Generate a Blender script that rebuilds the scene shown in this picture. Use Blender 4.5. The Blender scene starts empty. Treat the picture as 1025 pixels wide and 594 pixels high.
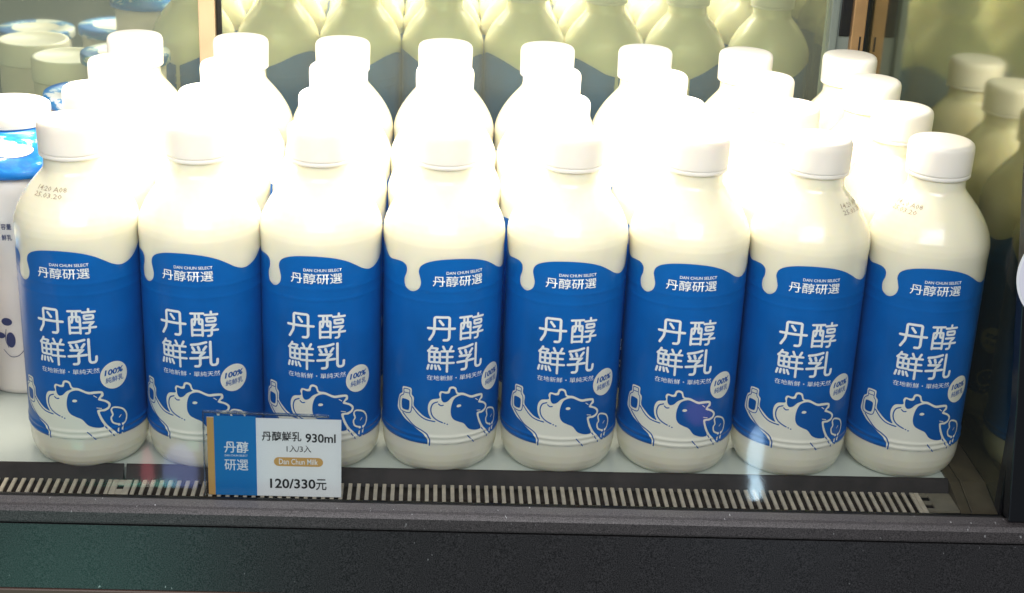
import bpy, bmesh, math, random
from mathutils import Vector, Matrix
from mathutils.geometry import delaunay_2d_cdt
random.seed(11)
PI = math.pi
SC = bpy.context.scene
COL = SC.collection

# ------------------------------------------------------------------ materials
def mat(name, color, rough=0.5, metal=0.0, sss=0.0, coat=0.0, spec=0.5):
    m = bpy.data.materials.new(name); m.use_nodes = True
    b = m.node_tree.nodes['Principled BSDF']
    b.inputs['Base Color'].default_value = (*color, 1)
    b.inputs['Roughness'].default_value = rough
    b.inputs['Metallic'].default_value = metal
    b.inputs['Specular IOR Level'].default_value = spec
    b.inputs['Coat Weight'].default_value = coat
    b.inputs['Coat Roughness'].default_value = 0.15
    if sss:
        b.inputs['Subsurface Weight'].default_value = sss
        b.inputs['Subsurface Radius'].default_value = (1.0, 0.8, 0.45)
        b.inputs['Subsurface Scale'].default_value = 0.008
    return m

def vary(m, scale, amount, bump=0.0, detail=4, dist=0.0002, contrast=(0.35, 0.65)):
    """multiply the base colour by a noise and add a little bump: wear of the surface itself"""
    nt = m.node_tree; b = nt.nodes['Principled BSDF']
    tc = nt.nodes.new('ShaderNodeTexCoord')
    n = nt.nodes.new('ShaderNodeTexNoise'); n.inputs['Scale'].default_value = scale; n.inputs['Detail'].default_value = detail
    nt.links.new(tc.outputs['Object'], n.inputs['Vector'])
    r = nt.nodes.new('ShaderNodeMapRange')
    r.inputs['From Min'].default_value = contrast[0]; r.inputs['From Max'].default_value = contrast[1]
    r.inputs['To Min'].default_value = 1 - amount; r.inputs['To Max'].default_value = 1 + amount
    nt.links.new(n.outputs['Fac'], r.inputs['Value'])
    mx = nt.nodes.new('ShaderNodeMix'); mx.data_type = 'RGBA'; mx.blend_type = 'MULTIPLY'
    mx.inputs['Factor'].default_value = 1
    mx.inputs['A'].default_value = b.inputs['Base Color'].default_value[:]
    nt.links.new(r.outputs['Result'], mx.inputs['B'])
    nt.links.new(mx.outputs['Result'], b.inputs['Base Color'])
    if bump:
        bp = nt.nodes.new('ShaderNodeBump'); bp.inputs['Strength'].default_value = bump; bp.inputs['Distance'].default_value = dist
        nt.links.new(n.outputs['Fac'], bp.inputs['Height']); nt.links.new(bp.outputs['Normal'], b.inputs['Normal'])
    return m

M_MILK = mat('milk_in_clear_plastic', (0.85, 0.815, 0.665), 0.22, sss=0.6, coat=0.4)
M_CAP = mat('white_cap_plastic', (0.86, 0.82, 0.775), 0.42, sss=0.2)
M_BLUE = vary(mat('blue_sleeve', (0.0004, 0.112, 0.43), 0.31, coat=0.08, spec=0.3), 30, 0.10, 0.25, 3, 0.0006)
M_INK = mat('blue_ink_on_cream', (0.0006, 0.098, 0.385), 0.38, spec=0.3)
M_CREAM = mat('cream_print', (0.88, 0.86, 0.74), 0.36)
M_WHITE = mat('white_print', (0.88, 0.91, 0.92), 0.38)
M_GREY_INK = mat('grey_date_ink', (0.36, 0.29, 0.22), 0.6)
M_TUB = vary(mat('white_tub_plastic', (0.80, 0.74, 0.70), 0.4, sss=0.15), 20, 0.04)
M_TUBINK = mat('dark_tub_print', (0.03, 0.04, 0.14), 0.5)
M_SHELF = vary(mat('pale_shelf_glaze', (0.55, 0.60, 0.56), 0.16, coat=0.4), 14, 0.06)
M_LIP = vary(mat('dark_lip_metal', (0.024, 0.019, 0.018), 0.55, spec=0.2), 60, 0.25)
M_SLAT = vary(mat('beige_slat_paint', (0.52, 0.46, 0.36), 0.38), 120, 0.14)
M_PIT = mat('dark_duct', (0.050, 0.036, 0.024), 0.7)
def dust(m, scale, thr, col=(.45, .44, .44)):
    """sparse pale dust specks and scuffs lying on the paint"""
    nt = m.node_tree; b = nt.nodes['Principled BSDF']; src = b.inputs['Base Color'].links[0].from_socket
    tc = nt.nodes.new('ShaderNodeTexCoord'); mp = nt.nodes.new('ShaderNodeMapping'); mp.inputs['Rotation'].default_value = (.3, .5, .4); mp.inputs['Scale'].default_value = (1.6, .7, .7)
    n = nt.nodes.new('ShaderNodeTexNoise'); n.inputs['Scale'].default_value = scale; n.inputs['Detail'].default_value = 1
    n2 = nt.nodes.new('ShaderNodeTexNoise'); n2.inputs['Scale'].default_value = 9
    ad = nt.nodes.new('ShaderNodeMath'); ad.operation = 'MULTIPLY_ADD'; ad.inputs[1].default_value = .35
    r = nt.nodes.new('ShaderNodeMapRange'); r.inputs['From Min'].default_value = thr; r.inputs['From Max'].default_value = thr + .05
    nt.links.new(tc.outputs['Object'], mp.inputs['Vector']); nt.links.new(mp.outputs[0], n.inputs['Vector']); nt.links.new(tc.outputs['Object'], n2.inputs['Vector'])
    nt.links.new(n2.outputs['Fac'], ad.inputs[0]); nt.links.new(n.outputs['Fac'], ad.inputs[2]); nt.links.new(ad.outputs[0], r.inputs['Value'])
    mx = nt.nodes.new('ShaderNodeMix'); mx.data_type = 'RGBA'; mx.inputs['B'].default_value = (*col, 1)
    nt.links.new(r.outputs['Result'], mx.inputs['Factor']); nt.links.new(src, mx.inputs['A']); nt.links.new(mx.outputs['Result'], b.inputs['Base Color'])
    return m
M_LEDGE = dust(vary(mat('charcoal_speckled_paint', (0.066, 0.057, 0.058), 0.42, metal=0.25), 1500, 0.6, 0.5, 2, 0.0002), 300, .935)
M_PANEL = dust(vary(mat('charcoal_panel_paint', (0.036, 0.033, 0.035), 0.36, metal=0.25), 1400, 0.7, 0.4, 2, 0.00015), 240, .965)
M_BROWN = mat('brown_kick_strip', (0.10, 0.055, 0.04), 0.5)
M_BLACK = mat('black_post_plastic', (0.006, 0.006, 0.008), 0.35)
M_GASKET = mat('black_gasket', (0.003, 0.003, 0.003), 0.6)
M_COPPER = vary(mat('copper_anodised_frame', (0.46, 0.28, 0.14), 0.36, metal=0.5), 40, 0.08)
M_LIT_COPPER = vary(mat('lamplit_copper_frame', (0.76, 0.54, 0.34), 0.4, metal=0.2), 40, 0.06)  # copper lightened: lamplight on the left frame is put into the colour
M_PLATE = vary(mat('shaded_end_plate', (0.19, 0.17, 0.125), 0.4), 90, .12)  # slat beige darkened: the rail's shade is put into the colour
M_GREYTRIM = mat('grey_door_trim', (0.16, 0.19, 0.18), 0.5)
M_RAIL = vary(mat('dull_bronze_rail', (0.11, 0.09, 0.055), 0.4, metal=0.3), 60, 0.15)
M_PAPER = mat('white_card_paper', (0.86, 0.88, 0.89), 0.55)
M_CARDBLUE = mat('blue_card_print', (0.001, 0.19, 0.52), 0.5)
M_GOLD = mat('gold_card_print', (0.62, 0.36, 0.11), 0.42)
M_TEXT = mat('black_card_text', (0.012, 0.012, 0.014), 0.55)
M_STICK = mat('white_sticker', (0.80, 0.80, 0.82), 0.5)

def mirror_mat(name, color, rough=0.0, haze=0.0):      # film: diffuse share that imitates a veil of light over the reflections
    m = bpy.data.materials.new(name); m.use_nodes = True; nt = m.node_tree
    b = nt.nodes['Principled BSDF']
    b.inputs['Base Color'].default_value = (*color, 1); b.inputs['Metallic'].default_value = 1.0 - haze; b.inputs['Specular IOR Level'].default_value = .2
    b.inputs['Roughness'].default_value = rough
    return m
M_MIRROR = mirror_mat('greenish_mirror', (0.75, 0.80, 0.62), 0.035, 0.13)
M_SIDEMIRROR = mirror_mat('dim_side_mirror', (0.33, 0.34, 0.22), 0.085, 0.06)

def pane_mat(name, tint, refl=1.0, rough=0.0):
    m = bpy.data.materials.new(name); m.use_nodes = True; nt = m.node_tree; nt.nodes.clear()
    out = nt.nodes.new('ShaderNodeOutputMaterial'); mx = nt.nodes.new('ShaderNodeMixShader')
    t = nt.nodes.new('ShaderNodeBsdfTransparent'); t.inputs['Color'].default_value = (*tint, 1)
    g = nt.nodes.new('ShaderNodeBsdfGlossy'); g.inputs['Roughness'].default_value = rough
    f = nt.nodes.new('ShaderNodeFresnel'); f.inputs['IOR'].default_value = 1.45
    mu = nt.nodes.new('ShaderNodeMath'); mu.operation = 'MULTIPLY'; mu.inputs[1].default_value = refl
    nt.links.new(f.outputs[0], mu.inputs[0]); nt.links.new(mu.outputs[0], mx.inputs['Fac'])
    nt.links.new(t.outputs[0], mx.inputs[1]); nt.links.new(g.outputs[0], mx.inputs[2])
    nt.links.new(mx.outputs[0], out.inputs['Surface'])
    return m
M_GLASS = pane_mat('window_glass', (0.99, 0.995, 0.99), 0.8, 0.05)
M_RIM = pane_mat('acrylic_polished_edge', (0.72, 0.76, 0.78), 5.0, 0.15)
M_ACRYL = pane_mat('clear_acrylic', (0.99, 0.995, 0.995), 0.5, 0.05)

# ------------------------------------------------------------------ helpers
def obj(name, bm, mats, parent=None, smooth=False):
    me = bpy.data.meshes.new(name)
    bm.to_mesh(me); bm.free()
    for m in (mats if isinstance(mats, (list, tuple)) else [mats]): me.materials.append(m)
    if smooth:
        for p in me.polygons: p.use_smooth = True
    o = bpy.data.objects.new(name, me); COL.objects.link(o)
    if parent: o.parent = parent
    return o

def thing(name, label, cat, loc=(0, 0, 0), group=None):
    o = bpy.data.objects.new(name, None); COL.objects.link(o); o.location = loc
    o.empty_display_size = 0.02
    o['label'] = label; o['category'] = cat
    if group: o['group'] = group
    return o

def prism(bm, pts, ext, mi=0):
    """pts: list of 3-D points of a planar polygon, ext: vector"""
    e = Vector(ext)
    a = [bm.verts.new(p) for p in pts]; b = [bm.verts.new(Vector(p) + e) for p in pts]
    fs = [bm.faces.new(a), bm.faces.new(b[::-1])]
    n = len(pts)
    for i in range(n): fs.append(bm.faces.new((a[(i + 1) % n], a[i], b[i], b[(i + 1) % n])))
    for f in fs: f.material_index = mi
    return fs

def box(bm, x0, x1, y0, y1, z0, z1, mi=0):
    prism(bm, [(x0, y0, z0), (x1, y0, z0), (x1, y1, z0), (x0, y1, z0)], (0, 0, z1 - z0), mi)

def bevel(bm, w, seg=2, ang=0.5):
    bmesh.ops.recalc_face_normals(bm, faces=bm.faces)
    es = [e for e in bm.edges if len(e.link_faces) == 2 and e.calc_face_angle(0) > ang]
    bmesh.ops.bevel(bm, geom=es, offset=w, segments=seg, affect='EDGES', profile=0.6)

def lathe(bm, prof, seg=96, mi=0):
    rings = []
    for r, z in prof:
        if r < 1e-6: rings.append([bm.verts.new((0, 0, z))])
        else: rings.append([bm.verts.new((r * math.sin(2 * PI * k / seg), -r * math.cos(2 * PI * k / seg), z)) for k in range(seg)])
    for a, b in zip(rings, rings[1:]):
        for k in range(seg):
            k2 = (k + 1) % seg
            if len(a) == 1: f = bm.faces.new((a[0], b[k2], b[k]))
            elif len(b) == 1: f = bm.faces.new((a[k], a[k2], b[0]))
            else: f = bm.faces.new((a[k], a[k2], b[k2], b[k]))
            f.material_index = mi

def catmull(pts, n=6, closed=True):
    out = []; N = len(pts)
    rng = range(N) if closed else range(N - 1)
    for i in rng:
        g = (lambda j: pts[j % N]) if closed else (lambda j: pts[max(0, min(N - 1, j))])
        p0, p1, p2, p3 = g(i - 1), g(i), g(i + 1), g(i + 2)
        for k in range(n):
            t = k / n
            out.append(tuple(0.5 * (2 * p1[c] + (p2[c] - p0[c]) * t + (2 * p0[c] - 5 * p1[c] + 4 * p2[c] - p3[c]) * t * t
                                    + (3 * p1[c] - p0[c] - 3 * p2[c] + p3[c]) * t ** 3) for c in range(2)))
    if not closed: out.append(pts[-1])
    return out

def inside(p, poly):
    x, y = p; c = False; n = len(poly); j = n - 1
    for i in range(n):
        xi, yi = poly[i]; xj, yj = poly[j]
        if (yi > y) != (yj > y) and x < (xj - xi) * (y - yi) / (yj - yi) + xi: c = not c
        j = i
    return c

def fill(poly, step):
    """triangulate a simple polygon with a grid of interior points, so it can be wrapped on a curved wall"""
    xs = [p[0] for p in poly]; ys = [p[1] for p in poly]
    sx, sy = step if isinstance(step, tuple) else (step, step)
    # thin the outline's points, then add interior grid points that keep clear of it
    V = [Vector(p) for p in poly]; n = len(V)
    E = [(i, (i + 1) % n) for i in range(n)]
    x = min(xs) + sx * .5
    while x < max(xs):
        y = min(ys) + sy * .5
        while y < max(ys):
            if inside((x, y), poly): V.append(Vector((x, y)))
            y += sy
        x += sx
    v, e, f, *_ = delaunay_2d_cdt(V, E, [], 1, 1e-5)
    tri = []
    for t in f:
        cx = sum(v[i][0] for i in t) / len(t); cy = sum(v[i][1] for i in t) / len(t)
        if inside((cx, cy), poly): tri.append(tuple(t))
    return [tuple(q) for q in v], tri

def stroke(pts, w, n=5, closed=False, taper=False):
    """outline polygon of a round-ended pen stroke"""
    c = catmull(pts, n, closed) if len(pts) > 2 else list(pts)
    L = []; R_ = []; N = len(c)
    for i in range(N):
        a = c[i - 1] if (i or closed) else c[i]; b = c[(i + 1) % N] if (i < N - 1 or closed) else c[i]
        d = Vector(b) - Vector(a)
        if d.length < 1e-6: d = Vector((1, 0))
        d.normalize(); nn = Vector((-d.y, d.x)) * w / 2
        L.append(tuple(Vector(c[i]) + nn)); R_.append(tuple(Vector(c[i]) - nn))
    vs = L + R_; fs = []
    for i in range(N - 1 if not closed else N):
        j = (i + 1) % N
        fs.append((i, j, N + j, N + i))
    if not closed:
        for end, sgn in ((0, -1), (N - 1, 1)):      # round caps
            d = (Vector(c[1]) - Vector(c[0])) if end == 0 else (Vector(c[-1]) - Vector(c[-2]))
            d.normalize(); base = Vector(c[end]); k0 = len(vs)
            a0 = math.atan2(d.y, d.x) + (PI if end == 0 else 0)
            for k in range(5):
                a = a0 - PI / 2 + PI * k / 4
                vs.append(tuple(base + Vector((math.cos(a), math.sin(a))) * w / 2))
            fs.append(tuple(range(k0, k0 + 5)))
    return vs, fs

def text2d(s, bold=0.0, res=3, shear=0.0):
    cu = bpy.data.curves.new('lettering', 'FONT'); cu.body = s; cu.size = 1.0; cu.resolution_u = res
    cu.offset = bold; cu.shear = shear; cu.fill_mode = 'FRONT'
    o = bpy.data.objects.new('lettering', cu); COL.objects.link(o)
    dg = bpy.context.evaluated_depsgraph_get(); dg.update()
    me = bpy.data.meshes.new_from_object(o.evaluated_get(dg))
    vs = [(v.co.x, v.co.y) for v in me.vertices]; fs = [tuple(p.vertices) for p in me.polygons]
    bpy.data.objects.remove(o); bpy.data.curves.remove(cu); bpy.data.meshes.remove(me)
    return vs, fs

def fit(vf, x0, x1, y0, y1, keep=False):
    vs, fs = vf
    ax, bx = min(v[0] for v in vs), max(v[0] for v in vs); ay, by = min(v[1] for v in vs), max(v[1] for v in vs)
    kx, ky = (x1 - x0) / (bx - ax), (y1 - y0) / (by - ay)
    return [(x0 + (v[0] - ax) * kx, y0 + (v[1] - ay) * ky) for v in vs], fs

def rot2(vf, a, c):
    ca, sa = math.cos(a), math.sin(a)
    return [(c[0] + (x - c[0]) * ca - (y - c[1]) * sa, c[1] + (x - c[0]) * sa + (y - c[1]) * ca) for x, y in vf[0]], vf[1]

def cut_columns(vf, step):
    """split long faces into narrow columns (mm) before wrapping them"""
    bm = bmesh.new(); V = [bm.verts.new((x, y, 0)) for x, y in vf[0]]
    for f in vf[1]:
        try: bm.faces.new([V[i] for i in f])
        except ValueError: pass
    x0 = min(v[0] for v in vf[0]); x1 = max(v[0] for v in vf[0]); x = x0 + step
    while x < x1:
        bmesh.ops.bisect_plane(bm, geom=bm.verts[:] + bm.edges[:] + bm.faces[:], plane_co=(x, 0, 0), plane_no=(1, 0, 0), dist=1e-5)
        x += step
    bm.verts.index_update()
    r = [(v.co.x, v.co.y) for v in bm.verts], [tuple(v.index for v in f.verts) for f in bm.faces]
    bm.free(); return r

def lay(bm, vf, mapf, mi):
    V = [bm.verts.new(mapf(x, y)) for x, y in vf[0]]
    for f in vf[1]:
        try: q = bm.faces.new([V[i] for i in f])
        except ValueError: continue
        q.material_index = mi; q.smooth = True

# the four big characters as round monoline pen strokes on a 0..100 square
GLYPH = {
 '丹': [[(24, 50), (24, 92), (28, 96), (76, 96), (80, 92), (80, 12), (75, 4), (60, 4)], [(24, 54), (21, 30), (6, 4)], [(0, 50), (100, 50)], [(43, 82), (56, 66)]],
 '醇': [[(2, 93), (48, 93)], [(6, 4), (6, 70), (44, 70), (44, 4)], [(6, 7), (44, 7)], [(18, 92), (18, 62), (14, 48)], [(32, 92), (32, 52), (42, 50)], [(6, 28), (44, 28)],
        [(76, 99), (76, 88)], [(54, 87), (99, 87)], [(60, 74), (92, 74), (92, 60), (60, 60), (60, 74)], [(57, 46), (93, 46), (77, 33), (77, 8), (73, 3), (64, 3)], [(52, 25), (100, 25)]],
 '鮮': [[(18, 99), (12, 88), (3, 78)], [(15, 91), (40, 91), (32, 78)], [(8, 76), (48, 76), (48, 35), (8, 35), (8, 76)], [(28, 76), (28, 35)], [(8, 55), (48, 55)],
        [(6, 22), (2, 6)], [(19, 22), (17, 8)], [(31, 22), (34, 8)], [(43, 22), (50, 7)],
        [(60, 99), (66, 86)], [(92, 99), (86, 86)], [(54, 80), (99, 80)], [(57, 57), (96, 57)], [(52, 33), (101, 33)], [(76, 80), (76, -2)]],
 '乳': [[(4, 88), (30, 91), (58, 98)], [(8, 78), (14, 67)], [(29, 80), (33, 68)], [(57, 81), (48, 68)], [(8, 58), (52, 58), (35, 45), (35, 10), (30, 3), (17, 3)], [(0, 34), (63, 38)],
        [(73, 99), (73, 14), (78, 6), (92, 6), (97, 12), (98, 28)]],
}
def glyph(bm, ch, x0, x1, y0, y1, w, F, mi, step=1.5):
    """F(off) gives a mapping; every stroke lies a hair above the one before it"""
    for k, s in enumerate(GLYPH[ch]):
        pts = [(x0 + a / 100 * (x1 - x0), y0 + b / 100 * (y1 - y0)) for a, b in s]
        out = []
        if len(pts) > 2:                      # round the corners a little
            out.append(pts[0])
            for a, b, c in zip(pts, pts[1:], pts[2:]):
                A, B, C_ = Vector(a), Vector(b), Vector(c)
                la, lc = (A - B).length, (C_ - B).length
                d = min(w * .55, la * .45, lc * .45)
                p, q = B + (A - B) / la * d, B + (C_ - B) / lc * d
                out += [tuple(p), tuple(p * .25 + B * .5 + q * .25), tuple(q)]
            out.append(pts[-1])
        else: out = pts
        vs, fs = polystroke(out, w)
        lay(bm, cut_columns((vs, fs), step) if step else (vs, fs), F(k * .000012), mi)
def polystroke(c, w):
    """mitred constant-width band with round ends"""
    N = len(c); L = []; R_ = []
    for i in range(N):
        d0 = (Vector(c[i]) - Vector(c[i - 1])).normalized() if i else None
        d1 = (Vector(c[i + 1]) - Vector(c[i])).normalized() if i < N - 1 else None
        d0 = d0 or d1; d1 = d1 or d0
        t = (d0 + d1); t = t.normalized() if t.length > 1e-6 else d0
        n_ = Vector((-t.y, t.x)); k = 1 / max(.5, n_.dot(Vector((-d0.y, d0.x))))
        L.append(tuple(Vector(c[i]) + n_ * w / 2 * k)); R_.append(tuple(Vector(c[i]) - n_ * w / 2 * k))
    vs = L + R_; fs = [(i, N + i, N + i + 1, i + 1) for i in range(N - 1)]
    for e in (0, N - 1):
        d = (Vector(c[0]) - Vector(c[1])) if e == 0 else (Vector(c[-1]) - Vector(c[-2]))
        a0 = math.atan2(d.y, d.x); k0 = len(vs)
        for k in range(7):
            a = a0 - PI / 2 + PI * k / 6
            vs.append((c[e][0] + math.cos(a) * w / 2, c[e][1] + math.sin(a) * w / 2))
        fs.append(tuple(range(k0, k0 + 7)))
    return vs, fs

# traced sleeve drawing: mm on the unrolled sleeve
ART = {
  'body': [(-17.12, 22.92), (-16.87, 26.71), (-19.37, 30.62), (-23.53, 33.4), (-28.69, 36.8), (-33.72, 39.46), (-37.04, 42.43), (-39.85, 45.43), (-39.76, 49.4), (-37.78, 54.13), (-36.41, 58.57), (-35.02, 61.55), (-32.89, 63.34), (-28.78, 63.32), (-26.63, 61.13), (-27.03, 56.91), (-27.18, 52.41), (-26.56, 50.05), (-23.63, 47.38), (-20.03, 44.46), (-16.66, 43.03), (-14.83, 42.86), (-16.36, 45.89), (-17.11, 50.17), (-16.54, 54.18), (-14.34, 57.05), (-9.56, 58.27), (-10.0, 61.18), (-8.79, 63.32), (-5.56, 63.0), (-4.2, 63.65), (-3.41, 65.89), (-1.46, 66.64), (1.09, 65.49), (2.38, 61.97), (6.38, 61.17), (11.79, 58.35), (16.01, 58.27), (20.8, 57.52), (21.53, 54.24), (19.66, 52.67), (23.48, 50.42), (25.87, 47.53), (24.87, 44.45), (21.83, 43.01), (18.63, 42.96), (20.19, 37.79), (23.1, 32.56), (28.35, 26.24), (29.2, 23.45), (22.2, 23.51), (10.53, 23.96), (-4.86, 23.39)],
  'patch': [(3.41, 59.53), (-0.01, 57.56), (-1.84, 52.2), (-1.97, 46.65), (-0.27, 42.81), (3.38, 40.56), (7.08, 38.7), (10.48, 34.45), (14.44, 32.42), (18.54, 31.63), (20.81, 32.47), (18.51, 37.61), (16.83, 43.55), (17.8, 44.81), (21.2, 44.73), (23.82, 45.86), (24.07, 47.8), (21.84, 49.94), (18.06, 51.67), (18.19, 53.2), (19.73, 55.32), (19.53, 56.36), (15.77, 56.54), (11.89, 56.68), (6.48, 59.4)],
  'hair': [(-8.32, 62.06), (-5.49, 61.57), (-3.22, 62.06), (-2.55, 64.52), (-1.39, 65.22), (0.25, 64.38), (1.19, 61.54), (1.94, 60.65), (-1.57, 58.84), (-4.23, 56.05), (-6.9, 55.38), (-8.42, 57.64)],
  'eye': [(1.77, 52.27), (2.33, 53.04), (3.74, 53.23), (4.79, 52.64), (4.63, 51.76), (3.33, 51.25), (2.01, 51.49)],
  'nostril': [(-10.18, 54.1), (-8.7, 52.96), (-7.1, 53.26)],
  'muzzle': [(-10.86, 55.54), (-13.68, 54.08), (-15.0, 50.84), (-14.83, 47.32), (-13.44, 44.46), (-10.84, 42.22), (-7.29, 40.46)],
  'dots': [(-5.86, 39.93), (-4.11, 39.18)],
  'armL': [(-35.34, 43.56), (-31.59, 40.27), (-26.34, 36.01), (-20.63, 33.44), (-17.29, 31.12), (-15.5, 27.58), (-15.63, 23.37)],
  'armU': [(-27.67, 49.47), (-23.51, 45.07), (-18.8, 42.2), (-12.34, 41.09)],
  'box': [(-36.6, 53.82), (-34.19, 55.19), (-29.93, 55.17), (-29.27, 52.84), (-29.75, 46.76), (-31.6, 45.43), (-35.44, 45.32), (-37.2, 47.65)],
  'neck': [(-34.6, 57.04), (-32.74, 60.84), (-28.91, 60.84), (-28.5, 58.09)],
  'd1': [(9.9, 29.46), (14.98, 23.52)],
  'd2': [(21.48, 31.85), (27.07, 23.92)],
  'earA': [(15.29, 55.29), (17.09, 53.86)],
  'earB': [(16.76, 46.35), (19.66, 45.53)],
  'tailO': [(29.94, 23.88), (31.38, 30.89), (26.86, 33.51), (25.71, 37.24), (26.96, 39.35), (26.09, 42.98), (28.14, 44.38), (34.1, 41.69), (36.94, 36.99), (36.1, 32.21), (33.64, 30.65), (32.8, 23.32)],
  'tailI': [(30.3, 32.06), (27.98, 34.07), (26.87, 36.9), (28.31, 38.93), (27.61, 41.96), (29.01, 42.99), (33.28, 40.97), (34.91, 37.54), (34.24, 33.49), (32.64, 31.81)],
  'tailS': [(31.25, 23.66), (32.4, 30.76)],
  'tailD': [(31.57, 35.81), (33.31, 37.23)],
}
# ------------------------------------------------------------------ bottle shape (metres)
KEY = [(0.0, 0.0315), (0.0012, 0.0333), (0.0035, 0.0354), (0.0065, 0.0370), (0.0105, 0.0383), (0.0155, 0.0390), (0.021, 0.0392),
       (0.030, 0.0392), (0.06, 0.0394), (0.10, 0.0395), (0.1560, 0.0395), (0.1580, 0.0398), (0.1625, 0.0399), (0.1665, 0.0394),
       (0.1705, 0.0383), (0.1750, 0.0364), (0.1800, 0.0337), (0.1850, 0.0305), (0.1890, 0.0274), (0.1925, 0.0245), (0.1955, 0.0218), (0.1980, 0.0199),
       (0.2000, 0.0190), (0.2020, 0.0187), (0.2080, 0.0186)]
RINGS = [(0.0256, 0.00065, 0.0010), (0.0294, 0.00065, 0.0010), (0.1255, 0.00016, 0.0011), (0.1330, 0.00016, 0.0011)]
def prof(z):
    for (z0, r0), (z1, r1) in zip(KEY, KEY[1:]):
        if z <= z1:
            t = (z - z0) / (z1 - z0); r = r0 + (r1 - r0) * t; break
    else: r = KEY[-1][1]
    for zc, a, s in RINGS: r += a * math.exp(-((z - zc) / s) ** 2)
    return r
R0 = 39.4
def wrap(off, rfun=prof, r0=R0):
    def f(u, z):                       # u, z in mm on the unrolled sleeve
        th = u / r0; r = rfun(z / 1000) + off
        return (r * math.sin(th), -r * math.cos(th), z / 1000)
    return f

def bottle_body():
    bm = bmesh.new(); pr = [(0, 0.0022), (0.026, 0.0018), (0.0295, 0.0003)]
    z = 0.0
    while z < 0.2099:
        pr.append((prof(z), z)); z += 0.0006 if z < 0.034 else (0.0008 if 0.12 < z < 0.138 or z > 0.155 else 0.004)
    pr.append((0.0186, 0.2104)); pr.append((0.0, 0.2104))
    lathe(bm, pr, 96); return bm

def cap_mesh():
    bm = bmesh.new()
    pr = [(0.0180, 0.2107), (0.0208, 0.2107), (0.0211, 0.2110)]
    pr += [(0.0211, 0.2120), (0.0214, 0.2250), (0.0212, 0.2276), (0.0205, 0.2294), (0.0192, 0.2305), (0.0172, 0.2309), (0.0, 0.2311)]
    lathe(bm, pr, 120)
    return bm
def ring_mesh():
    bm = bmesh.new()
    lathe(bm, [(0.0183, 0.2079), (0.0206, 0.2079), (0.0210, 0.2083), (0.0210, 0.2103), (0.0208, 0.2105), (0.0183, 0.2105)], 96)
    return bm

# sleeve: the milk-drip edge along its top (mm), closed round the back
TOP = [(-121.9, 143.0), (-112, 146), (-100, 152), (-86, 157), (-72, 158.5), (-62, 156.0), (-55, 151.0), (-50, 148.6), (-43, 149.3), (-37.6, 149.4), (-34.2, 147.4),
       (-33.9, 143.4), (-35.6, 138.9), (-35.0, 134.2), (-31.6, 131.4), (-28.0, 131.5), (-24.7, 134.0), (-23.4, 138.0), (-24.2, 142.0),
       (-25.0, 145.6), (-23.6, 149.4), (-19.0, 152.5), (-11, 154.7), (0, 155.4), (11, 154.2), (20, 151.4), (27, 147.6), (32.5, 144.2), (38.5, 142.0),
       (44.5, 142.3), (52, 145.0), (59, 149.5), (68, 154.5), (80, 157), (94, 155), (108, 149.0), (121.9, 143.0)]
BOT = 23.8
def sleeve():
    top = catmull(TOP, 5, closed=False)
    bot = [(-121.9 + 243.8 * k / 120, BOT) for k in range(121)]
    poly = bot + top[::-1]
    return fill(poly, (2.2, 0.7))

def mmfill(poly, step=1.3): return fill(poly, step)
def ellipse(cx, cy, rx, ry, n=40): return [(cx + rx * math.cos(2 * PI * k / n), cy + ry * math.sin(2 * PI * k / n)) for k in range(n)]

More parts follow.
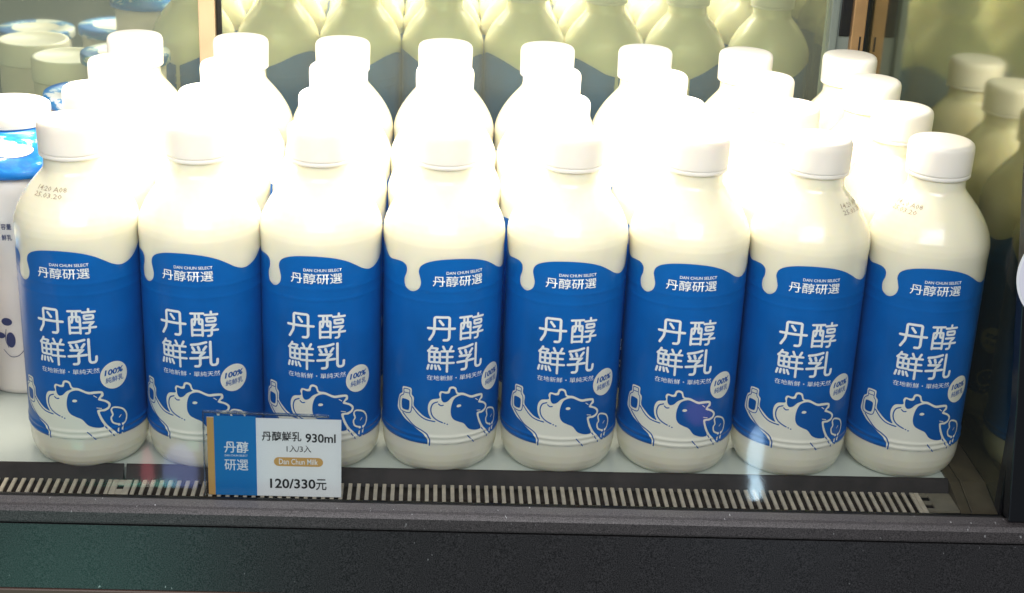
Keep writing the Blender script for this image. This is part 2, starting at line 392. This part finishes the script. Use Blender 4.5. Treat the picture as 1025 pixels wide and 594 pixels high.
def label_mesh():
    bm = bmesh.new()
    lay(bm, sleeve(), wrap(0.00012), 0)
    A = ART
    cream, ink, white = 1, 2, 3
    L1, L2, L3 = wrap(0.00036), wrap(0.00052), wrap(0.00066)
    body = list(A['body'])
    body[9:16] = [(-39.0, 53.6), (-38.0, 56.2), (-36.0, 57.9), (-35.9, 61.4), (-34.6, 62.7), (-29.7, 63.0), (-28.6, 61.9), (-28.6, 58.5), (-26.9, 56.4)]
    body = body[:-3]                                         # close it along the sleeve's lower edge
    body = catmull(body, 4, closed=False) + [(22, BOT), (10, BOT), (0, BOT), (-10, BOT), (-16.4, BOT)]
    lay(bm, mmfill(body, .75), L1, cream)
    lay(bm, mmfill(catmull(A['patch'], 4)), L2, ink)
    lay(bm, mmfill(catmull(A['hair'], 4)), L2, ink)
    lay(bm, mmfill(catmull(A['eye'], 4)), L3, cream)
    lay(bm, mmfill(catmull([(-36.3, 47.8), (-36.3, 52.4), (-35.2, 53.8), (-31.2, 53.8), (-30.0, 52.4), (-30.4, 47.4), (-31.8, 46.2), (-35.2, 46.2)], 4)), L2, ink)
    for k, w in (('muzzle', .85), ('armL', .85), ('armU', .85), ('nostril', .8), ('d1', .7), ('d2', .8)):
        lay(bm, cut_columns(stroke(A[k], w), 1.3), L2, ink)
    lay(bm, cut_columns(stroke([(-37.9, 46.2), (-38.0, 53.0), (-36.6, 55.6), (-34.7, 57.2), (-34.6, 60.6), (-34.0, 61.4), (-30.5, 61.6), (-29.9, 60.8), (-29.9, 57.6), (-28.5, 55.8),
        (-28.2, 52.0), (-28.8, 46.2), (-31.0, 44.4), (-36.0, 44.5)], .6, 4, True), 1.3), L2, ink)
    lay(bm, cut_columns(stroke([(-34.3, 58.6), (-30.2, 58.9)], .55), 1.3), L2, ink)
    for x, y in A['dots']: lay(bm, mmfill(ellipse(x, y, .5, .5, 14)), L2, ink)
    for k in ('earA', 'earB'): lay(bm, cut_columns(stroke(A[k], .5), 1.3), L3, cream)
    # tail: cream pen outline over the blue, open tassel on a double stalk
    tO = A['tailO']
    lay(bm, cut_columns(stroke(tO[1:-1], 1.15), 1.3), L1, cream)
    lay(bm, cut_columns(stroke([(29.6, 24.1), (30.9, 31.6)], .9), 1.3), L1, cream)
    lay(bm, cut_columns(stroke([(32.9, 24.1), (33.5, 31.2)], .9), 1.3), L1, cream)
    lay(bm, cut_columns(stroke([(31.4, 36.2), (32.8, 37.6)], .55), 1.3), L1, cream)
    # lettering
    def w_(s, x0, x1, y0, y1, bold, mi=white, F=L1, step=1.5, shear=0.0, res=3, a=0):
        vf = fit(text2d(s, bold, res, shear), x0, x1, y0, y1)
        if a: vf = rot2(vf, a, ((x0 + x1) / 2, (y0 + y1) / 2))
        lay(bm, cut_columns(vf, step), F, mi)
    F = lambda d: wrap(0.00036 + d)
    glyph(bm, '丹', -17.9, -0.9, 99.0, 116.3, 1.75, F, white); glyph(bm, '醇', 2.3, 19.4, 99.0, 116.3, 1.55, F, white)
    glyph(bm, '鮮', -18.2, -1.2, 77.8, 95.4, 1.55, F, white); glyph(bm, '乳', 1.6, 19.0, 77.8, 95.4, 1.75, F, white)
    w_('丹醇研選', -15.6, 17.6, 136.7, 143.9, .007)
    w_('DAN CHUN SELECT', -7.0, 17.3, 145.0, 147.0, .014)
    w_('在地新鮮・單純天然', -18.2, 20.0, 70.9, 74.6, .0, res=2)
    # round seal
    bc = (29.6, 67.4)
    lay(bm, mmfill(ellipse(bc[0], bc[1], 9.5, 9.6)), L1, cream)
    w_('100%', 22.7, 36.2, 68.2, 72.2, .035, ink, L2, shear=.18, a=.05)
    w_('純鮮乳', 23.2, 35.8, 62.6, 66.8, .006, ink, L2, shear=.12, a=.05)
    return bm

def date_mesh():
    bm = bmesh.new()
    F = wrap(0.00012, r0=30.0)
    for s, y in (('14:20 A08', 189.6), ('25.03.20', 186.0)):
        vf = fit(text2d(s, 0.006, 1), -12, 12 if 'A' in s else 9, y, y + 2.7)
        lay(bm, cut_columns(vf, 1.2), F, 0)
    return bm

def make_bottle():
    t = thing('milk_bottle', '', 'milk bottle')
    obj('bottle_body', bottle_body(), M_MILK, t, True)
    obj('cap', cap_mesh(), M_CAP, t, True)
    obj('tamper_ring', ring_mesh(), M_CAP, t, True)
    obj('sleeve_label', label_mesh(), [M_BLUE, M_CREAM, M_INK, M_WHITE], t)
    obj('date_stamp', date_mesh(), M_GREY_INK, t)
    return t

def dup(root, loc, rz, skip=()):
    r = root.copy(); COL.objects.link(r); r.location = loc; r.rotation_euler = (0, 0, rz)
    for ch in root.children:
        if ch.name.split('.')[0] in skip: continue
        c = ch.copy(); COL.objects.link(c); c.parent = r
    return r

proto = make_bottle()
FRONT_X = [-.2774, -.1984, -.1204, -.0402, .0408, .1214, .2014, .2816]
FRONT_YAW = [-5.0, -7.5, -2.6, 12.4, -0.8, -5.2, -5.2, -6.0]
ORD = ['first', 'second', 'third', 'fourth', 'fifth', 'sixth', 'seventh', 'eighth']
FRONT_LAB = ['front row milk bottle at the left end, beside the white tub',
             'second bottle from left in front row, its corner tucked behind the price sign',
             'third bottle from left in front row, standing right behind the price sign',
             'fourth bottle from left in front row, label turned right, first clear of price sign',
             'fifth bottle from left in front row, cow and seal both facing forward',
             'sixth bottle from left in front row, third from the right end',
             'seventh bottle from left in front row, next to the last on the right',
             'front row milk bottle at the right end, beside the black post, its whole cap clear']
DX = {(2, 2): 2.2, (2, 1): -1.5, (3, 2): 1.3, (4, 2): -.7, (5, 2): -1.8, (5, 1): -2.2, (6, 2): -2.5, (6, 1): -2.0, (7, 2): -3.0, (7, 1): -1.9,
      (8, 1): -1.8, (8, 2): -2.6, (1, 1): .6, (1, 2): 1.5, (7, 3): -3.0, (6, 3): -3.0, (2, 3): 1.2}
STAMP = {0: -21, 6: 52, 7: -55}              # where the inked date shows (degrees round the shoulder)
rows = ['front row', 'second row', 'third row', 'back row']
for j in range(4):
    for i in range(8):
        if j == 0: x, y, rz = FRONT_X[i], -.0027, math.radians(FRONT_YAW[i])
        else:
            x = (i - 3.5) * .08 + DX.get((i + 1, j), 0) / 1000 + .0002
            y = j * .0800 - .0015
            rz = math.radians(random.uniform(-16, 16))
        o = proto if (i, j) == (0, 0) else dup(proto, (x, y, .0004), rz, () if (j == 0 and i in STAMP) else ('date_stamp',))
        o.location = (x, y, .0004); o.rotation_euler = (0, 0, rz)
        for ch in o.children:
            if ch.name.startswith('date_stamp'): ch.rotation_euler = (0, 0, math.radians(STAMP[i]) - rz)
        o['group'] = 'milk bottles ranked in the display case'
        if j == 0: o['label'] = FRONT_LAB[i]
        else:
            where = {0: 'at left end of', 7: 'at right end of'}.get(i, ORD[i] + ' from left in')
            o['label'] = 'milk bottle ' + where + {1: ' second row behind the front bottles', 2: ' third row, white cap showing', 3: ' back row nearest the mirrors'}[j]

# ------------------------------------------------------------------ white tubs with a blue printed shoulder
def tub_blue():
    m = bpy.data.materials.new('blue_wave_print'); m.use_nodes = True; nt = m.node_tree; b = nt.nodes['Principled BSDF']
    b.inputs['Roughness'].default_value = 0.3
    tc = nt.nodes.new('ShaderNodeTexCoord'); mp = nt.nodes.new('ShaderNodeMapping'); mp.inputs['Scale'].default_value = (26, 26, 70)
    n = nt.nodes.new('ShaderNodeTexNoise'); n.inputs['Scale'].default_value = 1.4; n.inputs['Detail'].default_value = 6; n.inputs['Roughness'].default_value = .62
    n.inputs['Distortion'].default_value = .6
    r = nt.nodes.new('ShaderNodeValToRGB'); e = r.color_ramp.elements
    e[0].position = .43; e[0].color = (.004, .15, .56, 1); e[1].position = .63; e[1].color = (.80, .82, .84, 1)
    k = r.color_ramp.elements.new(.53); k.color = (.015, .26, .62, 1); k = r.color_ramp.elements.new(.575); k.color = (.75, .80, .84, 1)
    nt.links.new(tc.outputs['Object'], mp.inputs['Vector']); nt.links.new(mp.outputs[0], n.inputs['Vector'])
    nt.links.new(n.outputs['Fac'], r.inputs['Fac']); nt.links.new(r.outputs['Color'], b.inputs['Base Color'])
    return m
M_WAVE = tub_blue()
M_TUBBLUE = mat('plain_blue_band', (0.006, 0.16, 0.55), 0.3)

SH = [(0.0250, 0.1975), (0.0285, 0.1945), (0.0330, 0.1870), (0.0372, 0.1780), (0.0398, 0.1705), (0.0403, 0.1680)]
def shr(z):
    z0 = z
    for (r0, a), (r1, b) in zip(SH, SH[1:]):
        if b <= z0 <= a: return r0 + (r1 - r0) * (a - z0) / (a - b)
    return SH[0][0] if z > SH[0][1] else SH[-1][0]
def make_tub(label, loc, rz):
    t = thing('white_tub', label, 'tub', loc, 'white tubs with blue shoulders'); t.rotation_euler = (0, 0, rz)
    bm = bmesh.new()
    lathe(bm, [(0, .001), (.030, 0), (.0325, .002), (.0335, .006), (.0350, .150), (.0350, .166), (0.02, .166)], 72); obj('tub_body', bm, M_TUB, t, True)
    bm = bmesh.new()
    pr = [(0.0345, 0.1655), (0.0400, 0.1655)] + SH[::-1] + [(.020, .1975)]
    lathe(bm, pr, 96, 0); n0 = len(bm.faces)
    for f in bm.faces:
        zc = f.calc_center_median().z
        if zc < .1700 or zc > .192: f.material_index = 1
    # white ovals printed on the shoulder
    for a, zc, rx in ((.15, 184.5, 14), (1.55, 181, 12), (3.0, 184.5, 14), (-1.25, 176, 12), (4.4, 179, 12)):
        vf = fill(ellipse(a * 34, zc, rx, 4.2, 32), 1.2)
        lay(bm, vf, lambda u, z: ((shr(z / 1000) + .0004) * math.sin(u / 34), -(shr(z / 1000) + .0004) * math.cos(u / 34), z / 1000 + .0002), 2)
    obj('printed_shoulder', bm, [M_WAVE, M_TUBBLUE, M_TUB], t, True)
    bm = bmesh.new()
    lathe(bm, [(.020, .1976), (.0270, .1972), (.0274, .1978), (.0276, .2070), (.0271, .2090), (.0256, .2099), (.0225, .2101), (.0215, .2093), (0, .2092)], 72)
    obj('lid', bm, M_CAP, t, True)
    # loose pen drawing and small print on the side
    bm = bmesh.new()
    F = lambda u, z: ((.0336 + (z / 1000) * .0104 + .0002) * math.sin(u / 35), -(.0336 + (z / 1000) * .0104 + .0002) * math.cos(u / 35), z / 1000)
    c0 = -7
    for pts, w in (([(c0 - 6, 36), (c0 - 1, 31), (c0 + 5, 32), (c0 + 10, 38), (c0 + 11, 44)], .5), ([(c0 - 3, 52), (c0 - 4, 44), (c0 - 2, 38)], .5),
                   ([(c0 + 9, 45), (c0 + 11, 48), (c0 + 13, 45), (c0 + 11, 42), (c0 + 9, 45)], .5), ([(c0 + 17, 52), (c0 + 20, 56), (c0 + 22, 54)], .4)):
        lay(bm, cut_columns(stroke(pts, w), 1.5), F, 0)
    for e in (ellipse(c0 - 2, 58, 4, 3), ellipse(c0 + 0, 44, 3.4, 6), ellipse(c0 - 8, 47, 4, 2.4)): lay(bm, fill(catmull(e[::4], 4), 1.3), F, 0)
    obj('pen_drawing', bm, M_TUBINK, t, True); bm = bmesh.new()
    for k, s in enumerate(('容量', '鮮乳')): lay(bm, cut_columns(fit(text2d(s, .01, 2), c0 + 0, c0 + 7, 128 - 8 * k, 132.4 - 8 * k), 1.5), F, 0)
    obj('small_print', bm, M_TUBINK, t, True)
    return t
make_tub('white tub with blue wave shoulder, lid cut by the left edge of the photo', (-.3440, .107, .0004), 0.1)
def make_flat(label, loc, h):
    t = thing('lidded_tub', label, 'tub', loc, 'tubs with flat blue lids')
    bm = bmesh.new(); lathe(bm, [(0, .001), (.031, 0), (.033, .003), (.0365, h - .010), (.02, h - .010)], 72); obj('tub_body', bm, M_TUB, t, True)
    bm = bmesh.new()
    lathe(bm, [(.02, h - .0098), (.0398, h - .0098), (.0404, h - .0090), (.0406, h - .0025), (.0400, h - .0005), (.0385, h), (.0245, h - .0002)], 96, 0)
    lathe(bm, [(.0245, h - .0002), (.0235, h - .0012), (0, h - .0012)], 96, 1)
    bmesh.ops.remove_doubles(bm, verts=bm.verts, dist=1e-5)
    obj('flat_lid', bm, [M_WAVE, M_CAP], t, True)
    return t
make_flat('tub with flat blue lid peeking out between the white tub and the left bottles', (-.331, .317, .0004), .165)
make_flat('flat blue lidded tub mirrored in the left door, above the white pots', (-.392, .044, .0004), .130)
make_flat('flat blue lidded tub mirrored at the far left edge of the left door', (-.472, .070, .0004), .130)

def make_pot(label, loc):
    t = thing('white_pot', label, 'tub', loc, 'plain white lidded pots')
    bm = bmesh.new(); lathe(bm, [(0, .001), (.029, 0), (.031, .003), (.0335, .128), (.02, .128)], 64); obj('pot_body', bm, M_TUB, t, True)
    bm = bmesh.new(); lathe(bm, [(.02, .1282), (.0345, .1282), (.0348, .130), (.0345, .1480), (.0335, .1500), (.0300, .1500), (.0290, .1490), (0, .1490)], 64)
    obj('lid', bm, M_CAP, t, True)
make_pot('plain white lidded pot mirrored at the left, the farther of two', (-.440, .212, .0004))
make_pot('plain white lidded pot mirrored at the left, the nearer of two', (-.3915, .278, .0004))

# ------------------------------------------------------------------ display case
case = thing('display_case', 'dark refrigerated display case with glass front, vent grille and mirrored sliding doors', 'display case')
XL, XR = -.75, .50
lip = lambda x: -.0374 - .009 * x
sb = lambda x: -.0438 - .0078 * x
sf = lambda x: -.0675 - .0215 * x
def bar(bm, x0, x1, profs, mi=0):
    """profile given as list of (yfunc, z), swept from x0 to x1"""
    a = [bm.verts.new((x0, f(x0), z)) for f, z in profs]; b = [bm.verts.new((x1, f(x1), z)) for f, z in profs]
    n = len(profs); fs = [bm.faces.new(a), bm.faces.new(b[::-1])]
    for i in range(n): fs.append(bm.faces.new((a[(i + 1) % n], a[i], b[i], b[(i + 1) % n])))
    for f in fs: f.material_index = mi
off = lambda f, d: (lambda x: f(x) + d)
bm = bmesh.new(); bar(bm, XL, .3265, [(off(lip, .0022), 0), (lambda x: .386, 0), (lambda x: .386, -.02), (off(lip, .0022), -.02)]); obj('shelf', bm, M_SHELF, case)
for x0, x1 in ((XL, -.2500), (-.2482, .3064)):
    bm = bmesh.new()
    bar(bm, x0, x1, [(off(lip, .0018), -.006), (off(lip, .0018), .0026), (off(lip, .0010), .0031), (off(lip, 0), .0030), (off(lip, -.0008), .0022), (off(sb, .0002), -.0075), (off(sb, .0022), -.0085), (off(lip, .0018), -.0085)])
    obj('shelf_lip', bm, M_LIP, case)
bm = bmesh.new(); box(bm, -.2498, -.2484, lip(-.249) - .0024, lip(-.249) + .004, -.006, .0026); bevel(bm, .0003, 1)
obj('lip_clip', bm, M_ACRYL, case)
# grille: slats over a dark duct
bm = bmesh.new(); x = -.62; k = 0
while x < .2805:
    if not (-.2575 < x < -.2425):
        w = .0013
        bm2 = [(x - w, sb(x), -.0062), (x + w, sb(x), -.0062), (x + w, sf(x) + .0010, -.0062), (x - w, sf(x) + .0010, -.0062)]
        prism(bm, bm2, (0, 0, .0014))
    x += .00566
for xa, xb, solid in ((-.2560, -.2520, 0), (-.2475, -.2435, 0), (.2815, .2850, 0)):
    prism(bm, [(xa, sb(xa), -.0062), (xb, sb(xb), -.0062), (xb, sf(xb) + .001, -.0062), (xa, sf(xa) + .001, -.0062)], (0, 0, .0013))
for xa, xb, ya, yb in ((-.2519, -.2476, 0, .006), (-.2519, -.2476, .0125, .0185)):
    s0 = sb(xa)
    prism(bm, [(xa, s0 - ya, -.0062), (xb, s0 - ya, -.0062), (xb, s0 - yb, -.0062), (xa, s0 - yb, -.0062)], (0, 0, .0012))
bevel(bm, .00025, 1)
obj('vent_grille', bm, M_SLAT, case)
bm = bmesh.new()
for xa, xb, ya, yb in ((.2853, .2906, 0, .004), (.2853, .2906, .0105, .0145), (.2853, .2906, .0205, .0245), (.2907, .3064, 0, .0245)):
    s0 = sb(xa)
    prism(bm, [(xa, s0 - ya, -.0064), (xb, s0 - ya, -.0064), (xb, s0 - yb, -.0064), (xa, s0 - yb, -.0064)], (0, 0, .0012))
obj('grille_end_plate', bm, M_PLATE, case)
bm = bmesh.new(); bar(bm, XL, .3330, [(off(sb, .006), -.0088), (off(sb, .006), -.020), (off(sf, .0020), -.020), (off(sf, .0020), -.0068), (off(sf, .0008), -.0068), (off(sf, .0008), -.0225), (off(sb, .009), -.0225), (off(sb, .009), -.0088)]); obj('air_duct', bm, M_PIT, case)
# gasket and window
bm = bmesh.new(); bar(bm, XL, .3335, [(off(sf, .0007), -.0235), (off(sf, .0007), -.0052), (off(sf, -.0030), -.0052), (off(sf, -.0030), -.0235)]); obj('window_gasket', bm, M_GASKET, case)
bm = bmesh.new()
bar(bm, XL, .3330, [(off(sf, -.0002), -.0048), (off(sf, .0018), .34), (off(sf, .0004), .34), (off(sf, -.0016), -.0048)]); obj('front_window', bm, M_GLASS, case)
# ledge (nosing) and panel
lg = off(sf, -.0032)
bm = bmesh.new()
bar(bm, XL, XR, [(lg, -.022), (lg, -.0056), (off(lg, -.0015), -.0046), (off(lg, -.0100), -.0050), (off(lg, -.0122), -.0056), (off(lg, -.0136), -.0070), (off(lg, -.0144), -.0085),
                 (off(lg, -.0150), -.0152), (off(lg, -.0146), -.0165), (off(lg, -.0132), -.0172), (off(lg, -.008), -.0174), (off(lg, -.008), -.022)])
obj('ledge', bm, M_LEDGE, case)
bm = bmesh.new(); bar(bm, XL, XR, [(off(lg, -.004), -.0190), (off(lg, -.0125), -.0190), (off(lg, -.0125), -.0672), (off(lg, -.004), -.0672)]); obj('front_panel', bm, M_PANEL, case)
bm = bmesh.new(); bar(bm, XL, XR, [(off(lg, -.004), -.0674), (off(lg, -.0135), -.0674), (off(lg, -.0140), -.0681), (off(lg, -.0140), -.0900), (off(lg, -.004), -.0900)]); obj('kick_strip', bm, M_BROWN, case)
# right side: rail on the floor, mirrored cheek, black corner post
bm = bmesh.new()
for xa, xb, dz in ((.3066, .3135, 0), (.3136, .3160, .0012), (.3161, .3312, .0003)):     # a pressed channel: flange, ridge, web
    prism(bm, [(xa, .380, -.009), (xa, -.0738, -.009), (xa, -.0738, -.0058 + dz), (xa, -.042, .0018 + dz), (xa, .380, .0024 + dz)], (xb - xa, 0, 0))
bevel(bm, .0004, 2); obj('side_rail', bm, M_RAIL, case)
bm = bmesh.new(); box(bm, .3315, .3350, -.0640, .384, -.006, .36); obj('side_mirror', bm, M_SIDEMIRROR, case)
bm = bmesh.new(); box(bm, .3312, .3450, -.0740, -.0642, -.030, .35); bevel(bm, .0008, 1); obj('slit_filler', bm, M_BLACK, case)  # black filler added to close the bright slit beside the post
bm = bmesh.new()
prism(bm, [(.3335, -.0745, -.0040), (.3265, -.0735, .0775), (.3195, -.0725, .1462), (.3125, -.0715, .2118), (.2980, -.0695, .356), (.40, -.0695, .356), (.40, -.0745, -.0040)], (0, -.012, 0))
bevel(bm, .0008, 2); obj('corner_post', bm, M_BLACK, case)
# mirrored sliding doors along the back
YM = .3897
def door(x0, x1, y, fl, fr):
    d = bpy.data.objects.new('sliding_door', None); COL.objects.link(d); d.parent = case; d.empty_display_size = .02
    bm = bmesh.new(); box(bm, x0, x1, y, y + .004, -.018, .36); obj('mirror', bm, M_MIRROR, d)
    for a, b, m, dy in fl + fr:
        bm = bmesh.new(); box(bm, a, b, y - dy, y + .006, -.018, .36); bevel(bm, .0012, 2); obj('door_frame', bm, m, d)
    return d
door(XL, -.2520, YM, [], [(-.2518, -.2375, M_LIT_COPPER, .008)])
door(-.2325, .3015, YM, [(-.2372, -.2327, M_BLACK, .002)], [(.2975, .3045, M_GREYTRIM, .011)])
d2 = [o for o in case.children if o.name.startswith('sliding_door')][1]
bm = bmesh.new(); box(bm, .3047, .3165, YM - .006, YM + .006, -.018, .36); obj('door_frame', bm, M_GREYTRIM, d2)
bm = bmesh.new(); box(bm, .3068, .3160, YM - .0085, YM - .0061, .2150, .36); bevel(bm, .001, 2); obj('finger_pull', bm, M_BLACK, d2)
bm = bmesh.new(); box(bm, .3167, .3286, YM - .012, YM + .006, -.018, .36); bevel(bm, .0012, 2); obj('door_frame', bm, M_COPPER, d2)
bm = bmesh.new(); box(bm, .3288, .3314, YM - .006, YM + .006, -.018, .36); obj('seal_strip', bm, M_GASKET, d2)
bm = bmesh.new(); box(bm, .3240, .3254, YM - .0128, YM - .0121, .203, .216); obj('slot', bm, M_GASKET, d2)
# ------------------------------------------------------------------ price sign
def sign():
    t = thing('price_sign', 'clear acrylic price sign holding a blue and white card reading 930ml and 120/330', 'price sign', (-.1474, -.0628, -.0048))
    t.rotation_euler = (math.radians(-1.5), 0, math.radians(-1.2))
    W_, H_ = .0862, .0562                       # the paper card
    bm = bmesh.new()
    def P(d): return lambda x, y: (x - W_ / 2, -d, y)
    box(bm, -W_ / 2, W_ / 2, 0, .0004, 0.0006, H_, 0)
    # gently creased strips of print
    def rect(x0, x1, y0, y1, mi, d): lay(bm, ([(x0, y0), (x1, y0), (x1, y1), (x0, y1)], [(0, 1, 2, 3)]), P(d), mi)
    k = W_ / 719.0                              # zoom pixels of the card to metres
    X = lambda px: (px - 63) * k
    Y = lambda py: (515 - py) * k * 1.150
    rect(0, X(100), .0007, H_ - .0001, 1, .00012)
    rect(X(100), X(325), .0007, H_ + .0012, 2, .00013)
    def w_(s, x0, x1, y0, y1, bold, mi, d=.0003, shear=0.): lay(bm, fit(text2d(s, bold, 3, shear), X(x0), X(x1), Y(y1), Y(y0)), P(d), mi)
    for ch, a, b in (('丹', 155, 213), ('醇', 221, 280)): glyph(bm, ch, X(a), X(b), Y(287), Y(231), .00085, lambda d: P(.0003 + d), 0, None)
    w_('研選', 152, 280, 322, 380, .006, 0)
    w_('DAN CHUN SELECT', 155, 278, 297, 307, .01, 0)
    w_('丹醇鮮乳', 356, 568, 172, 222, .012, 3); w_('930ml', 590, 752, 180, 226, .018, 3)
    w_('1入/3入', 488, 620, 242, 278, .004, 3)
    w_('120/330', 396, 642, 418, 468, .020, 3); w_('元', 645, 702, 416, 474, .010, 3)
    x0, x1, y0, y1 = X(418), X(684), Y(352), Y(306); r = (y1 - y0) / 2
    pill = [(x1 - r + r * math.sin(a), y0 + r - r * math.cos(a)) for a in [PI * i / 10 for i in range(11)]] + [(x0 + r - r * math.sin(a), y0 + r + r * math.cos(a)) for a in [PI * i / 10 for i in range(11)]]
    lay(bm, (pill, [tuple(range(22))]), P(.00014), 1)
    w_('Dan Chun Milk', 446, 656, 313, 342, .008, 4)
    obj('price_card', bm, [M_PAPER, M_GOLD, M_CARDBLUE, M_TEXT, M_WHITE], t)
    bm = bmesh.new()
    x0, x1 = -W_ / 2 - .0016, W_ / 2 - .0078
    prism(bm, [(x0, .0012, 0), (x1, .0012, 0), (x1, .0012, H_ + .0030), (x0, .0012, H_ + .0045)], (0, .0010, 0))           # back sheet
    obj('acrylic_holder', bm, M_ACRYL, t)
    bm = bmesh.new()
    prism(bm, [(x0, -.0010, H_ + .0031), (x1, -.0010, H_ + .0016), (x1, -.0010, H_ + .0030), (x0, -.0010, H_ + .0045)], (0, .0021, 0))
    prism(bm, [(x0 - .0010, -.0010, 0), (x0 - .0002, -.0010, 0), (x0 - .0002, -.0010, H_ + .0045), (x0 - .0010, -.0010, H_ + .0045)], (0, .0021, 0))
    obj('holder_rim', bm, M_RIM, t)
sign()

# round white sticker on the corner post
st = bmesh.new()
c0 = Vector((.3470, -.0850, .1705))
n = 64
ring = lambda r, d: [(c0.x + r * math.cos(2 * PI * k / n), c0.y - d, c0.z + r * math.sin(2 * PI * k / n)) for k in range(n)]
prism(st, ring(.0350, 0), (0, -.0006, 0), 0)
prism(st, ring(.0335, .0006), (0, -.0003, 0), 1)
s = obj('round_sticker', st, [M_STICK, mat('lilac_white_sticker_face', (0.74, 0.72, 0.80), .5)])
s['label'] = 'round white sticker on the black corner post, cut by the right edge'; s['category'] = 'sticker'

# ------------------------------------------------------------------ light
def area(name, loc, aim, sx, sy, power, color):
    L = bpy.data.lights.new(name, 'AREA'); L.shape = 'ELLIPSE' if sx < .1 else 'RECTANGLE'; L.size = sx; L.size_y = sy; L.energy = power; L.color = color
    o = bpy.data.objects.new(name, L); COL.objects.link(o); o.location = loc
    o.rotation_euler = (Vector(aim) - Vector(loc)).to_track_quat('-Z', 'Y').to_euler()
    return o
area('case_lamp', (-.075, .072, .335), (-.075, .085, .0), .56, .035, 5.0, (1.0, .90, .74))
area('room_light', (-.1, -1.55, 1.30), (0, 0, .1), 1.6, .7, 38.0, (.97, .98, 1.0))
area('teal_fill', (-.42, -.52, -.34), (-.30, -.08, -.05), .22, .16, .34, (.25, 1.0, .78))  # added lamp without a known source, tints the front panel's left end
# added lamps, placed so their reflections streak and tint the front window
CAM = Vector((-.0517, -.9807, .5050))
def mirrored(name, p, sx, sy, rad, color, t=.55):
    p = Vector(p); d = (p - CAM).normalized(); n = Vector((-.0215, -1, .006)).normalized()
    d = d - n * 2 * d.dot(n); loc = p + d * t
    area(name, loc, p, sx, sy, rad * PI * sx * sy, color)
mirrored('blue_streak_lamp', (.1645, -.071, .036), .016, .055, 8, (.55, .80, 1.0))
mirrored('blue_streak_lamp_low', (.1672, -.071, .010), .013, .026, 13, (.62, .85, 1.0))
mirrored('blue_tint_lamp', (-.2080, -.063, .012), .034, .06, 2.6, (.35, .45, 1.0))
mirrored('red_tint_lamp', (-.2290, -.063, .012), .012, .05, 2.4, (1.0, .2, .25))
mirrored('pink_spot_lamp', (.1250, -.070, .065), .026, .026, .8, (.9, .25, .75))

w = bpy.data.worlds.new('World'); SC.world = w; w.use_nodes = True
bg = w.node_tree.nodes['Background']; bg.inputs['Color'].default_value = (.30, .36, .38, 1); bg.inputs['Strength'].default_value = .30

# ------------------------------------------------------------------ camera
cam = bpy.data.cameras.new('camera'); co = bpy.data.objects.new('camera', cam); COL.objects.link(co)
r_, u_, f_ = Vector((.9983, -.0435, .0383)), Vector((-.0194, .3708, .9285)), Vector((.0546, .9277, -.3694))
f_.normalize(); r_ = (r_ - f_ * r_.dot(f_)).normalized(); u_ = r_.cross(f_).normalized()
co.matrix_world = Matrix(((r_.x, u_.x, -f_.x, -.0517), (r_.y, u_.y, -f_.y, -.9807), (r_.z, u_.z, -f_.z, .5050), (0, 0, 0, 1)))
cam.sensor_width = 36; cam.sensor_fit = 'HORIZONTAL'; cam.lens = 1581.95 / 1025 * 36
cam.clip_start = .01; cam.clip_end = 100
SC.camera = co

vs = SC.view_settings; vs.view_transform = 'Standard'; vs.look = 'None'; vs.exposure = 0; vs.gamma = 1
SC.render.engine = 'CYCLES'; SC.cycles.max_bounces = 10; SC.cycles.transparent_max_bounces = 12
SC.cycles.caustics_reflective = True; SC.cycles.sample_clamp_indirect = 6
SC.cycles.use_denoising = True
